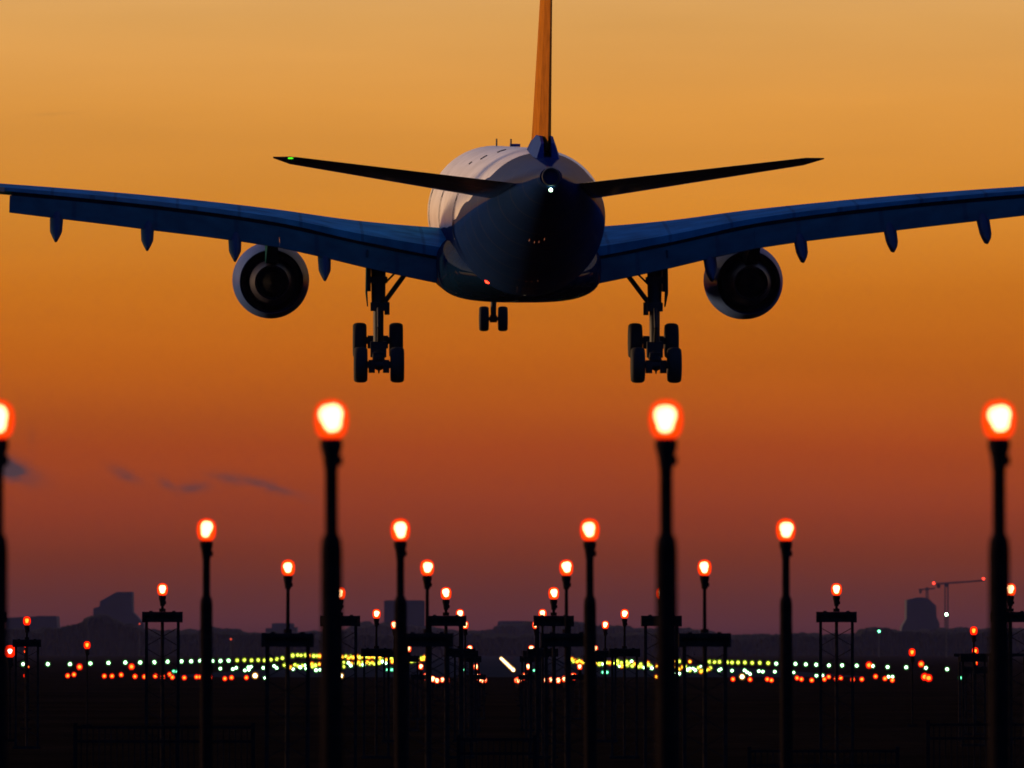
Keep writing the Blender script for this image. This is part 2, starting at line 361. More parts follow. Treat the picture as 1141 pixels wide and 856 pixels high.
# x, LE station, hinge station, hinge z, incidence, thickness
WT = [(0,18.2,31.6,-1.85,1.9,.105),(2.85,20.4,31.7,-1.46,1.9,.10),(6.2,22.5,31.6,-.82,1.2,.09),(9.4,24.45,31.7,-.12,.5,.08),(14,27.3,33.4,.52,-.1,.078),(18.5,30.1,35.3,.98,-.5,.078),(20.5,31.35,36.15,1.16,-.7,.078),(25,34.1,38.1,1.6,-1,.078),(29,36.6,39.6,2.0,-1.2,.08)]
def wing_ring(sg, x):
    LE, H, zh, inc, t = smooth(WT, x); ch = (H - LE)/.80
    zl = zh + .80*ch*math.tan(R(inc))
    return [Vector((sg*x, Y(s), z)) for s, z in foil(LE, ch, zl, inc, 0, .80, t, 13)]
def ail_ring(sg, x, c1=1.0, droop=4):
    LE, H, zh, inc, t = smooth(WT, x); ch = (H - LE)/.80; zl = zh + .8*ch*math.tan(R(inc)); o = []
    k = math.tan(R(droop))
    for s, z in foil(LE, ch, zl, inc, .803, c1, t, 6): o.append(Vector((sg*x, Y(s), z - max(0, s - H)*k)))
    return o
def flap_ring(sg, x, drop, defl=33):
    LE, H, zh, inc, t = smooth(WT, x)
    L_ = (drop - .20)/math.sin(R(defl)) ; o = []
    ca, sa = math.cos(R(defl)), math.sin(R(defl))
    pts = [(0,-.13),(.02,.0),(.12,.075),(.35,.085),(.7,.05),(1,.012),(1,-.012),(.6,-.05),(.25,-.13),(.05,-.17)]
    for u, w in pts:
        w *= .8
        z = zh - .17 - u*sa*L_ + w*ca*L_
        s = H + .12 + u*ca*L_ + w*sa*L_
        o.append(Vector((sg*x, Y(s), z)))
    return o
for sg in (-1, 1):
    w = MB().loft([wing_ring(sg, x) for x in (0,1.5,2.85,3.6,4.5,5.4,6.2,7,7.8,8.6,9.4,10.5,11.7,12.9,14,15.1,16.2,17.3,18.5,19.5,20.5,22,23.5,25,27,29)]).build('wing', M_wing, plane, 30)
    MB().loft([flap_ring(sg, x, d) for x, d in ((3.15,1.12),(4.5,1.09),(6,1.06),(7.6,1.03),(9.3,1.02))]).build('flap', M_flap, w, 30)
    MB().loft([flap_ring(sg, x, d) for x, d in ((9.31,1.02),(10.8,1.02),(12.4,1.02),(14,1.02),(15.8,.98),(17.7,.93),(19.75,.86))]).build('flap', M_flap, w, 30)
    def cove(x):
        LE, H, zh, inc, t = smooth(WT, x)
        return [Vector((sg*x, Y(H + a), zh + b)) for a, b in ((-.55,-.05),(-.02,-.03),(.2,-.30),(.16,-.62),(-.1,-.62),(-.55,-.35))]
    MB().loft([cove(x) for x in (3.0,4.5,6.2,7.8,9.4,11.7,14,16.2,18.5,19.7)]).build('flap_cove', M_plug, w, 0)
    MB().loft([ail_ring(sg, x, 1.0, 3) for x in (19.95,22.5,25)]).build('aileron', M_dark, w, 30)
    MB().loft([ail_ring(sg, x, 1.0, 1) for x in (25.05,27,29)]).build('aileron', M_dark, w, 30)
    # wing tip fence
    LE, H, zh, inc, t = WT[-1][1:]
    MB().loft([[Vector((sg*(29 + u*.9 + v), Y(36.8 + u*1.6 + q), 2.15 + u*1.7)) for (v, q) in ((-.05,0),(.05,0),(.04,2.6*(1 - .5*u)),(-.04,2.6*(1 - .5*u)))] for u in (0,.5,1)]).build('winglet', M_wing, w, 0)
    for fx, dz in ((7.55,.86),(11.05,.80),(14.45,.80),(17.95,.74)):
        LE, H, zh, inc, t = smooth(WT, fx); rings = []
        for q, r_, z in ((-4.2,.04,-.55),(-3.2,.2,-.62),(-1.6,.27,-.62),(0,.27,-.72),(1.0,.27,-1.12),(1.8,.25,-1.50),(2.5,.16,-1.66),(2.95,.03,-1.80)):
            hh = 1.25 if q < .5 else 1.35
            rings.append([Vector((sg*fx + r_*.95*math.cos(a), Y(H + q), zh + z + .10*(fx > 10) + (r_*hh*math.sin(a) if math.sin(a) >= 0 else -r_*1.75*(1 - abs(math.cos(a))**1.3)))) for a in [2*math.pi*i/14 for i in range(14)]])
        MB().loft(rings).build('flap_track_fairing', M_fair, w, 50)
    # engine
    ez = -2.60; exx = sg*9.55
    en = MB().lathe([(1.16,Y(20.4)),(1.22,Y(19.6)),(1.32,Y(19.45)),(1.44,Y(19.8)),(1.53,Y(20.8)),(1.555,Y(22)),(1.52,Y(23.4)),(1.42,Y(24.6)),(1.275,Y(25.5)),(1.25,Y(25.5)),(1.22,Y(24.9)),(1.2,Y(23.5))], 48, 'y', (exx, 0, ez), cap=False).build('engine', M_nac, plane, 40)
    MB().lathe([(1.21,Y(23.6)),(.5,Y(23.6))], 40, 'y', (exx, 0, ez)).build('fan_duct', M_noz, en)
    MB().lathe([(1.18,Y(20.9)),(.35,Y(20.9)),(.02,Y(20.2))], 40, 'y', (exx, 0, ez)).build('fan', M_noz, en)
    MB().lathe([(.98,Y(23.7)),(.97,Y(24.6)),(.86,Y(25.8)),(.68,Y(26.9)),(.64,Y(26.9)),(.6,Y(26.2))], 40, 'y', (exx, 0, ez), cap=False).build('core_nozzle', M_core, en)
    MB().lathe([(.6,Y(26.2)),(.42,Y(26.2)),(.36,Y(27.0)),(.2,Y(27.9)),(.02,Y(28.4))], 32, 'y', (exx, 0, ez)).build('exhaust_cone', M_plug, en)
    py = MB()
    py.loft([[Vector((exx + a*wd, Y(s), ez + z)) for a, z in ((-1,zb_),(1,zb_),(1,zt_),(-1,zt_))] for s, wd, zb_, zt_ in ((20.6,.08,1.35,1.5),(22.5,.24,1.2,2.0),(25,.26,.9,2.45),(27,.25,.75,2.35),(29.5,.2,1.5,2.25),(32,.05,1.95,2.1))])
    py.build('pylon', M_flap, en, 30)
    # horizontal stabilizer
    def st_ring(x, c0, c1):
        q = (x - .6)/8.9; LE = 53.6 + (x - .6)*.66; ch = 5.9 - q*3.7; z = 1.22 + q*1.22
        return [Vector((sg*x, Y(s), zz)) for s, zz in foil(LE, ch, z - .06*ch + .02, -6.0, c0, c1, .085, 9)]
    hs = MB(); rings = [st_ring(x, 0, .69) for x in (.5,2.5,5,7.5,9.2)]
    tip = [Vector((v.x + sg*.62, v.y*1 - .0, v.z)) for v in st_ring(9.2, 0, .69)]
    cx_ = sum((v.y for v in tip))/len(tip); tip = [Vector((v.x, Y(60.6) + (v.y - cx_)*.32 - .35, v.z*.2 + 2.47*.8 + .03)) for v in tip]
    hs = hs.loft(rings + [tip]).build('horizontal_stabilizer', M_stab, plane, 30)
    MB().loft([st_ring(x, .70, 1.0) for x in (1.2,3,5,7.5,9.05)]).build('elevator', M_stab, hs, 30)
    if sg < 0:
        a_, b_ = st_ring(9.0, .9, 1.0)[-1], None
        MB().lathe([(.001,-.13),(.03,-.1),(.035,.08),(.001,.13)], 10, 'x', (a_.x - .22, Y(60.9), a_.z + .0)).build('green_glint', lamp('glint_green', (.12, 1, .02), 1.1, .2), hs)  # added emissive body standing in for a reflected glint; no lamp here
# fin
def fin_ring(z, c0, c1):
    q = (z - 2.2)/8.6; LE = 47.6 + q*8.6; ch = 10.0 - q*5.4; o = []
    th = .072 - .010*q
    f = foil(LE, ch, 0, 0, c0, c1, th, 9)
    return [Vector((zz + .10, Y(s), z)) for s, zz in f]
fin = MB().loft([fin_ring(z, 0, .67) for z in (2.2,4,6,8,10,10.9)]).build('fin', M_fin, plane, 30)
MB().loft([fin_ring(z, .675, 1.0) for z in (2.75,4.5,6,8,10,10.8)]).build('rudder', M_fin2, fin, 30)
for sg in (-1, 1):
    MB().loft([[Vector((.08 + sg*(.26 + w), Y(s), z)) for w, z in ((-.12,zb),(wd,zb),(wd*.45,zb + h*.55),(-.02,zb + h),(-.12,zb + h))] for s, wd, h, zb in ((47,.1,.3,2.5),(50,.3,.7,2.45),(54,.34,.9,2.4),(57,.28,.95,2.3),(58.2,.2,.8,2.2))]).build('fin_fairing', M_fillet, fin, 40)
# landing gear
def wheel(mb, c, r, w, n=28):
    mb.lathe([(r*.45,-w*.42),(r*.58,-w*.5),(r*.88,-w*.5),(r*.97,-w*.36),(r,-w*.15),(r,w*.15),(r*.97,w*.36),(r*.88,w*.5),(r*.58,w*.5),(r*.45,w*.42)], n, 'x', c); return mb
for sg in (-1, 1):
    gx = sg*5.42; top = (gx, Y(31.7), -1.6); low = (gx, Y(32.0), -5.12)
    mg = MB().tube(top, (gx, Y(31.85), -3.3), .30, .27, 16).tube((gx, Y(31.85), -3.2), low, .21, .20, 14)
    mg.box((gx, Y(31.9), -3.45), (.62, .5, .34)).box((gx, Y(31.85), -2.4), (.7,.5,.25)).box((gx - sg*.34, Y(31.85), -3.52), (.2,.2,.5))
    mg.tube((gx, Y(32.35), -3.5), (gx, Y(32.75), -4.25), .07).tube((gx, Y(32.75), -4.25), (gx, Y(32.15), -4.9), .07)
    mg = mg.build('main_gear', M_gear, plane, 40)
    fa = Vector((gx, Y(31.0), -4.80)); ra = Vector((gx, Y(33.0), -5.70))
    bb = MB().tube(fa, ra, .25, .25, 12).box(low, (.62, .6, .62)).box((fa + ra)/2 + Vector((0,0,-.12)), (.44, 1.4, .3)).build('bogie_beam', M_gear, mg)
    for a in (fa, ra):
        ax = MB().tube(a - Vector((.7,0,0)), a + Vector((.7,0,0)), .14, .14, 10).box(a + Vector((.28,0,-.06)), (.24,.5,.5)).box(a - Vector((.28,0,.06)), (.24,.5,.5)).tube(a + Vector((0,0,.02)), a + Vector((0,0,-.34)), .1, .02).build('axle', M_gear, mg)
        for s2 in (-1, 1):
            wheel(MB(), a + Vector((s2*.715, 0, 0)), .70, .53).build('wheel', M_tyre, mg, 50)
    MB().tube((gx - sg*.15, Y(31.8), -3.4), (gx - sg*1.3, Y(31.2), -1.85), .10).tube((gx - sg*.2, Y(31.6), -2.6), (gx - sg*.9, Y(31.2), -1.9), .04).build('side_brace', M_gear, mg)
    MB().loft([[Vector((gx + sg*(.44 + a), Y(s), z)) for a, s, z in ((-.03,31.0,-1.2),(.03,31.0,-1.2),(.03,32.6,-1.2),(-.03,32.6,-1.2))],
               [Vector((gx + sg*(.47 + a), Y(s), z)) for a, s, z in ((-.03,31.0,-2.9),(.03,31.0,-2.9),(.03,32.5,-2.9),(-.03,32.5,-2.9))],
               [Vector((gx + sg*(.42 + a), Y(s), z)) for a, s, z in ((-.02,31.4,-3.45),(.02,31.4,-3.45),(.02,31.7,-3.45),(-.02,31.7,-3.45))]]).build('gear_door', M_flap, mg, 0)
    MB().box((gx + sg*.36, Y(31.6), -2.1), (.12, .9, 1.5)).build('actuator', M_gear, mg)
ng = MB().tube((0, Y(6.9), -2.2), (0, Y(6.7), -4.50), .15, .12, 12).box((0, Y(6.8), -3.6), (.32,.3,.3)).tube((-.5,Y(6.7),-4.50),(.5,Y(6.7),-4.50),.08).box((0,Y(6.7),-4.5),(.3,.3,.3)).build('nose_gear', M_gear, plane, 40)
for s2 in (-1, 1): wheel(MB(), (s2*.40, Y(6.7), -4.50), .53, .40).build('wheel', M_tyre, ng, 50)
MB().tube((0, Y(6.8), -3.4), (0, Y(4.9), -2.4), .08).build('drag_brace', M_gear, ng)

# ------------------------------------------------------------------ approach lights
ORD = ['nearest', 'second', 'third', 'fourth', 'fifth', 'sixth', 'seventh', 'eighth', 'ninth', 'tenth', 'eleventh', 'twelfth', 'thirteenth', 'fourteenth', 'fifteenth']
ORDI = ['first','second','third','fourth','fifth','sixth','seventh','eighth','ninth','tenth','eleventh','twelfth','thirteenth','fourteenth','fifteenth','sixteenth','seventeenth','eighteenth','nineteenth','twentieth','twenty-first','twenty-second','twenty-third','twenty-fourth','twenty-fifth','twenty-sixth','twenty-seventh','twenty-eighth','twenty-ninth','thirtieth']
def lamp_head(root, core, shl, r=.088):
    # bloom built as glowing globe shells, slightly taller than wide; core wider at its top
    g = MB().lathe([(.001,-1.22),(.5,-1.12),(.86,-.8),(1.0,-.25),(1.0,.3),(.86,.82),(.5,1.12),(.001,1.22)], 24)
    g.v = [(x*r, y*r, z*r) for x, y, z in g.v]
    gl = g.build('bloom_globe', shl, root, 80)
    gw = MB().lathe([(.001,-1.02),(.42,-.96),(.72,-.68),(.83,-.22),(.85,.28),(.74,.72),(.42,.99),(.001,1.08)], 20)
    gw.v = [(x*r, y*r, z*r) for x, y, z in gw.v]; gw.build('inner_bloom', E_glow if core is E_core else E_rglow, gl, 80)
    k = MB().lathe([(.001,-.92),(.32,-.86),(.52,-.6),(.60,-.25),(.74,.05),(.80,.35),(.72,.72),(.45,.96),(.001,1.02)], 20)
    q_ = .80 if core is E_core else .62
    k.v = [(x*r*q_, y*r*q_, z*r*q_) for x, y, z in k.v]
    k.build('lamp_core', core, gl, 80)
def make_approach(ztop, style, post=.8, core=E_core, shl=E_shell, r=.088, base=True):
    """lamp centre at local origin, ground at local z = -ztop"""
    root = empty('approach_light')
    lamp_head(root, core, shl, r)
    q = r/.088
    MB().lathe([(.052*q,-.098*q),(.060*q,-.12*q),(.058*q,-.15*q),(.046*q,-.19*q),(.040*q,-.24*q),(.036*q,-.27*q)], 16).box((.045*q,0,-.215*q),(.03*q,.03*q,.05*q)).build('lamp_holder', M_holder, root)
    if style == 'pole':
        zt = -.63
        MB().tube((0,0,-.25), (0,0,zt), .034, .034, 14).build('post', M_pole, root)
        MB().lathe([(.036,zt+.05),(.050,zt+.02),(.055,zt-.03),(.056,-ztop)], 16).lathe([(.064,-ztop+.0),(.064,-ztop+.02)],16).build('sleeve', M_pole, root)
    elif style == 'tower':
        zt = -post
        MB().tube((0,0,-.25*q), (0,0,zt), .021, .024, 10).lathe([(.05,zt+.05),(.05,zt)],10).build('post', M_pole, root)
        MB().box((0,-.06,zt-.03), (.62,.05,.055)).box((0,.06,zt-.03), (.62,.05,.055)).box((.3,0,zt-.085),(.035,.20,.17)).box((-.3,0,zt-.085),(.035,.20,.17)).box((0,0,zt-.085),(.56,.06,.09)).box((0,-.055,zt-.135),(.565,.05,.06)).box((0,.055,zt-.135),(.565,.05,.06)).box((-.18,0,zt+.005),(.05,.08,.02)).box((.18,0,zt+.005),(.05,.08,.02)).build('crossbeam', M_steel, root, 0)
        zb = -ztop
        for sx_ in (-1, 1):
            MB().box((sx_*.25,0,(zt-.16+zb)/2), (.045,.05,zt-.16-zb)).build('leg', M_steel, root, 0)
        MB().tube((0,0,zt-.1),(0,0,zb),.026,.03,10).build('mast', M_steel, root)
        br = MB(); z = zt - .26
        while z - .27 > zb:
            br.bar((-.235,.0,z),(.235,.0,z-.27),.012).bar((.235,.012,z),(-.235,.012,z-.27),.012); z -= .33
        br.build('bracing', M_steel, root, 0)
        MB().box((0,0,-ztop+.03),(.62,.2,.06)).build('footing', M_steel, root, 0)
    else:
        MB().tube((0,0,-.25*q),(0,0,-ztop),.024,.03,10).box((0,0,-ztop+.03),(.3,.3,.06)).build('post', M_pole, root)
    return root
COLW = ['outer left', 'inner left', 'inner right', 'outer right']
ROWS = [(41.6,[(-3,466),(369,467),(742,469),(1113,470)],'pole',0),
        (72,[(230,590),(446,590),(657,591),(875.5,592)],'pole',0),
        (100.2,[(321,631.5),(476,632),(631,633),(785,635)],'tower',.80),
        (129,[(379,659.5),(497,661),(617,662),(737,663)],'tower',.35),
        (168,[(419.5,684.5),(512.5,682.7),(604.5,684),(696,685.5)],'tower',.71),
        (198.5,[(439.5,695),(518.3,697),(597,697.5),(674.5,696.5)],'tower',.62),
        (226,[(455,722.5),(523.5,722),(592,723),(663,724.5)],'tower',.2),
        (264,[(469,743.5),(530.5,743),(588.5,743),(646,743)],'tower',.25),
        (300,[(475,753),(532,754),(584,755),(639,754)],'low',0),
        (330,[(482,756.5),(535,757),(580,757.5),(629,756)],'low',0),
        (360,[(487,759),(537.5,757.5),(578,757.5),(622,759.5)],'low',0),
        (390,[(493,757),(538.5,758),(577,758.5),(614,757.5)],'low',0),
        (420,[(498,757.5),(540,759),(575.5,758.5),(608,757.5)],'low',0)]
for ri, (D, pts, style, post) in enumerate(ROWS):
    proto = None
    ztop = sum(at(x, y, D).z for x, y in pts)/4
    for ci, (x, y) in enumerate(pts):
        p = at(x, y, D)
        if proto is None:
            proto = make_approach(ztop, style, post, r=.085 if style != 'low' else .115); o = proto
        else: o = copy_tree(proto)
        o.location = (p.x, p.y, ztop)
        o.rotation_euler = (random.uniform(-.004, .004), random.uniform(-.004, .004), random.uniform(-.06, .06))
        for ch in o.children_recursive:
            if ch.name.startswith('lamp_core'):
                ch.location = (random.uniform(-.006, .006), random.uniform(-.004, .004), random.uniform(-.004, .006)); ch.scale = [random.uniform(.92, 1.08) for _ in range(3)]; ch.rotation_euler = (random.uniform(-.15, .15), random.uniform(-.2, .2), 0)
        what = {'pole': 'amber lamp with round bloom on a plain dark pole', 'tower': 'amber lamp with round bloom on a short lattice tower', 'low': 'small amber lamp with round bloom on a low stake'}[style]
        tag(o, f'{what}, {COLW[ci]} in the {ORD[ri]} row', 'approach light', 'amber approach lamps in rows of four')
# crossbar towers standing further out in line with the fourth row
proto = None
for x, y, nm in ((-15,657,'cut by the left frame edge'),(181,658.5,'alone at the left beside the tall pole'),(932,664,'alone at the right before the low trees'),(1126,666,'at the right edge behind the tall pole')):
    p = at(x, y, 129)
    if proto is None: proto = make_approach(p.z, 'tower', .35, r=.085); o = proto; z0 = p.z
    else: o = copy_tree(proto)
    o.location = (p.x, p.y, z0); tag(o, f'amber lamp with round bloom on a wide-topped lattice tower, {nm}', 'approach light', 'amber crossbar lamps on lattice towers')
# red lamps on side masts
def red_mast(x, y, D, style, post, label, r=.088, bright=False):
    p = at(x, y, D); o = make_approach(p.z, style, post, E_rcore, E_rshell, r); o.name = 'red_light'
    o.location = (p.x, p.y, p.z); tag(o, label, 'warning light', 'red lamps on side masts'); return o
red_mast(30, 692, 185, 'tower', .42, 'red lamp with round bloom on a flat-topped frame at the far left')
red_mast(97, 719, 240, 'low', 0, 'red lamp with round bloom on a thin stake left of the crossbar tower', .1)
red_mast(1016.3, 727, 240, 'low', 0, 'red lamp with round bloom on a thin stake below the distant tower block', .1)
red_mast(1085, 703, 190, 'tower', .55, 'highest red lamp with round bloom on a mast at the right, left of the tall pole')
red_mast(1086.7, 725.6, 215, 'tower', .42, 'middle red lamp with round bloom of the stack under the right mast', .085)
red_mast(1087, 739, 250, 'low', 0, 'small red lamp low under the right mast', .07)
red_mast(28.7, 718.8, 230, 'low', 0, 'small red lamp in the frame at the far left, below the red lamp with round bloom', .06)
red_mast(28, 726.2, 260, 'low', 0, 'tiny dim red lamp low inside the frame at the far left', .04)
red_mast(28, 753, 300, 'low', 0, 'small orange-red lamp under the frame at the far left, near the ground', .06)
red_mast(31.5, 743.2, 300, 'low', 0, 'dim red spot right beside a white lamp under the far left frame', .04)
red_mast(1082.3, 748, 300, 'low', 0, 'tiny dim red spot at the foot of the right mast', .035)
b = red_mast(11, 726, 200, 'low', 0, 'brightest red lamp, white-hot centre, at the far left edge', .13)
for ch in b.children_recursive:
    if ch.name.startswith('lamp_core'): ch.scale = (.95, .95, .8); ch.data.materials[0] = lamp('lamp_core_fierce_red', (1, .5, .42), 20, .1)
# long beam at the right edge carrying further lamps
bm = empty('light_gantry', (at(1105, 730, 200).x, 200, 0)); tag(bm, 'long dark horizontal beam on legs at the right edge behind the tall pole', 'gantry')
w_ = 200/F
zz = at(0, 730, 200).z
MB().box((0,0,zz),(84*w_,.12,.075)).build('beam', M_steel, bm, 0)
for sx_ in (-36, -2, 36): MB().tube((sx_*w_,0,zz-.04),(sx_*w_,0,0),.03).build('leg', M_steel, bm)
# ------------------------------------------------------------------ runway ground lights
protos = {}
def ground_light(px, py, key, size, label, group, cat='runway light', D=None, name='runway_light'):
    k = .84; dy = max(py - YH, 5.0)
    if D is None: D = min(2.2*F/(dy + 1.5*k*size), 2600)
    r = k*size*.5*D/F
    p = at(px, py, D)
    h = max(.2, min(p.z, 3))/r
    if key not in protos:
        m = MB().lathe([(.001,.56),(.36,.44),(.54,.16),(.56,-.1),(.42,-.42),(.001,-.56)], 10, mi=1)
        m.lathe([(.001,1.08),(.5,.94),(.87,.54),(1,0),(.87,-.54),(.5,-.94),(.001,-1.08)], 12, mi=2)  # glowing outer shell imitates the bloom round the lens
        m.lathe([(.45,-.98),(.5,-1.2),(.2,-1.25),(.2,-1.6)], 8, mi=0)
        o = m.build(name, [M_holder, E[key], BLOOM[key]], None, 60); protos[key] = o
    else: o = protos[key].copy(); COL.objects.link(o)
    o.location = p; o.scale = (r, r, r)
    o.rotation_euler = (0, 0, random.uniform(0, 6))
    tag(o, label, cat, group)
    return o
def C(x0, pts): return [(x0 + u/7.131, 670 + v/7.131) for u, v in pts]
# long upper rows of edge lights
upL = C(0, [(185,500),(380,500),(556,500),(718,495),(862,490),(996,487),(1114,487)]) + C(150, [(157,485),(262,480),(372,478),(449,477),(522,473),(618,475),(682,474),(747,472),(815,470),(872,468),(929,470),(982,468),(1033,470)]) + C(290, [(85,465),(132,460),(176,453)])
for i, (x, y) in enumerate(upL):
    ground_light(x, y, 'gw' if i < 15 else 'yg', 6.6 if i < 15 else 6.2, f'{"white-green" if i < 15 else "yellow-green"} edge light, {ORDI[i]} from the left in the long upper row', 'edge lights left of the runway')
upR = C(700, [(645,482),(685,482),(725,482),(785,485),(825,487),(873,487),(927,487),(985,490),(1045,490),(1112,492)]) + C(840, [(178,496),(330,498),(413,502),(495,505),(597,510),(701,510),(817,512),(945,515),(1063,523)]) + C(981, [(205,525),(362,530),(530,540)])
n = len(upR)
for i, (x, y) in enumerate(upR):
    j = n - 1 - i
    ground_light(x, y, 'gw' if i > 9 else 'yg', 6.4, f'{"white-green" if i > 9 else "yellow-green"} edge light, {ORDI[j]} from the right in the long upper row', 'edge lights right of the runway')
# low red rows
rL = C(0, [(538,592),(588,583),(829,595),(890,595),(963,585),(1072,598)]) + C(150, [(4,597),(78,600),(165,595),(224,602),(278,582),(300,605),(395,608),(492,602),(520,602),(595,605),(717,615),(770,607),(888,607)])
for i, (x, y) in enumerate(rL):
    ground_light(x, y, 'rd', 6.6, f'red light near the ground, {ORDI[i]} from the left in the low left row', 'low red lights on the left')
rR = C(700, [(832,620),(968,622),(1105,620),(1138,628)]) + C(840, [(343,610),(378,620),(460,628),(560,620),(595,600),(653,617),(690,610),(785,622),(858,620),(967,598),(1042,615),(1100,628)]) 
for i, (x, y) in enumerate(rR):
    ground_light(x, y, 'rd', 6.6, f'red light near the ground, {ORDI[len(rR)-1-i]} from the right in the low right row', 'low red lights on the right')
for x, y, s, t in ((88.6,743.2,8.5,'larger red light just above the low left row, between white ones'),(146.6,743.0,8.5,'larger red light touching a white one, before the left crossbar tower'),(968.3,741.2,9,'larger red light right of the right crossbar tower'),(1026.4,740,8.5,'larger red light touching a white one, right of the thin red stake')):
    ground_light(x, y, 'rd', s, t, 'larger red lights in the upper row')
for x, y, t in ((1030.3,754.3,'left one of a fierce red pair low at the right'),(1034.8,755.6,'right, brighter one of a fierce red pair low at the right')):
    ground_light(x, y, 'rd', 10, t, 'fierce red pair')
# second rows, white-green
s2L = C(150, [(681,535),(780,540),(807,530),(876,550),(907,545),(903,525),(925,522),(1022,530)])
s2R = C(700, [(723,548),(735,540),(825,552),(925,550),(945,565),(968,578),(1038,556),(1070,560)]) + C(840, [(167,560),(315,567),(497,592),(545,590),(1070,600),(1102,600)])
for i, (x, y) in enumerate(s2L): ground_light(x, y, 'gw', 5.8, f'white-green light, {ORDI[i]} from the left in the second row left of the runway', 'second row lights on the left')
for i, (x, y) in enumerate(s2R): ground_light(x, y, 'gw', 5.8, f'white-green light, {ORDI[len(s2R)-1-i]} from the right in the second row right of the runway', 'second row lights on the right')
# single lights
for x, y, k, s, t in ((284.3,753,'wh',9,'large warm white light at the right end of the low left row'),(295.3,755.6,'gw',5.5,'small greenish light beside the leg of a left lattice tower'),(379.8,753.2,'wh',8.5,'warm white light right of the second tall pole, near the ground'),
                      (826.9,754.2,'wh',8.5,'large warm white light at the left end of the low right row'),(731.8,754.2,'or',6.5,'single orange light left of the third tall pole, near the ground'),(1070,755.4,'gr',6,'single green light near the ground left of the right mast'),
                      (193.5,748.2,'gr',5.5,'left one of a green pair by the left crossbar tower'),(197,748.2,'gr',5,'right one of a green pair by the left crossbar tower'),(431.6,746.4,'gr',5,'left one of a green pair left of the thin pole'),(436.5,746.2,'gr',6,'right one of a green pair left of the thin pole'),
                      (671.8,749.2,'gr',5.5,'left one of a green pair right of the third thin pole'),(676.4,749.2,'gr',5.5,'right one of a green pair right of the third thin pole'),(595,747.2,'gr',4.6,'small green light right of the bright white streak'),(517,746.5,'gr',4,'faint green light left of the bright white streak')):
    ground_light(x, y, k, s, t, None)
# centreline streak: flush lights receding along the runway axis
for i in range(16):
    q = i/15; x = 572 - 13.5*q; y = 746.6 - 12.8*q
    D = 2.2*F/(y - YH + 2)
    ground_light(x, y, 'wh', 6.2 - 1.5*q, f'centreline light, {"nearest" if i == 0 else ORDI[i] + " nearest"} in the bright white streak at the middle', 'centreline lights forming a bright streak')
# dense bands
dense = [('tiny yellow-green light in the upper dense band, left of the tall pole', C(290, [(258,432),(297,428),(325,432),(360,430),(385,432),(425,435),(455,435),(475,436)]), ['yg','yg','yg','yg','or','yg','yg','or'], 5.2),
 ('tiny yellow-orange light in the upper dense band, right of the second tall pole', C(290, [(650,443),(680,440),(700,450),(720,442),(740,448),(770,440),(790,446),(810,441),(845,440),(865,447),(890,440),(912,446),(950,445),(970,440)]), ['or','yg','or','yg','or'], 4.6),
 ('tiny yellow-green light in the lower dense band, left of the tall pole', C(290, [(110,515),(130,530),(195,508),(215,518),(238,525),(262,540),(275,505),(300,515),(318,525),(335,512),(358,510),(365,535),(410,500),(415,520),(438,510),(443,548),(472,500),(475,545)]), ['gw','gw','yg','yg','or','gw','yg','yg','gw','yg','gw','gw','or','yg','yg','gw','or','gw'], 5.0),
 ('tiny yellow-green light in the lower dense band, right of the second tall pole', C(290, [(660,488),(662,520),(700,490),(718,512),(725,495),(762,495),(780,485),(795,505),(815,488),(820,505),(850,485),(870,495),(890,488),(905,500),(945,490),(955,470),(972,480),(1000,490),(1005,468),(1045,455),(1050,480),(1058,468)]), ['yg','yg','gw','gw','or','yg','or','yg','yg','gw','or','yg','or','yg'], 4.8),
 ('tiny orange-yellow light in the slanted band between the thin pole and the towers', C(430, [(190,468),(205,478),(215,462),(232,470),(245,460),(262,470),(272,456),(285,466),(292,450),(308,445),(305,462)]), ['or','yg','or','yg','or'], 4.6),
 ('tiny orange-yellow light in the band just left of the third thin pole', C(560, [(550,460),(560,478),(575,470),(592,480),(605,472),(625,480),(640,488),(655,485)]), ['or','yg','or'], 4.6),
 ('tiny yellow light in the dense band, left of the third tall pole', C(560, [(740,490),(762,484),(768,500),(790,482),(800,502),(828,488),(850,492),(882,490),(912,478),(915,500),(930,515),(945,490),(950,515),(985,482),(990,508),(1005,495),(1025,478),(1030,515),(1045,498),(1080,520),(1098,500),(1105,520),(1125,528)]), ['or','yg','yg','yg','gw','yg'], 4.9),
 ('tiny yellow-green light in the dense band behind the third tall pole', C(700, [(155,490),(160,505),(180,515),(188,530),(230,515),(330,482),(345,475),(360,480),(380,475),(404,478),(330,530),(345,515),(370,522),(390,535),(405,540)]), ['or','yg','yg','gw','or','or','yg'], 4.8),
 ('tiny white-yellow light in the dense band below the right lattice frame', C(700, [(370,575),(405,575),(432,525),(452,520),(470,545),(488,535),(490,552),(515,535),(532,548),(560,530),(575,520),(580,558),(598,552),(618,548),(636,540),(652,532),(490,480)]), ['gw','gw','or','yg','gw','gw','yg','gw','gw','yg','gw','or','yg','yg','or','yg','or'], 4.8)]
for lab, pts, keys, s in dense:
    for i, (x, y) in enumerate(pts):
        ground_light(x, y, keys[i % len(keys)], s*random.uniform(1.1, 1.5), lab, lab.replace('tiny ', '').replace(' light in', ' lights in'))
for x, y in C(430, [(1000,460),(1035,465),(1080,465)]): ground_light(x, y, 'rs', 3.2, 'faint red light far off at the runway end, right of the white streak', 'faint red lights at the runway end', D=2600)

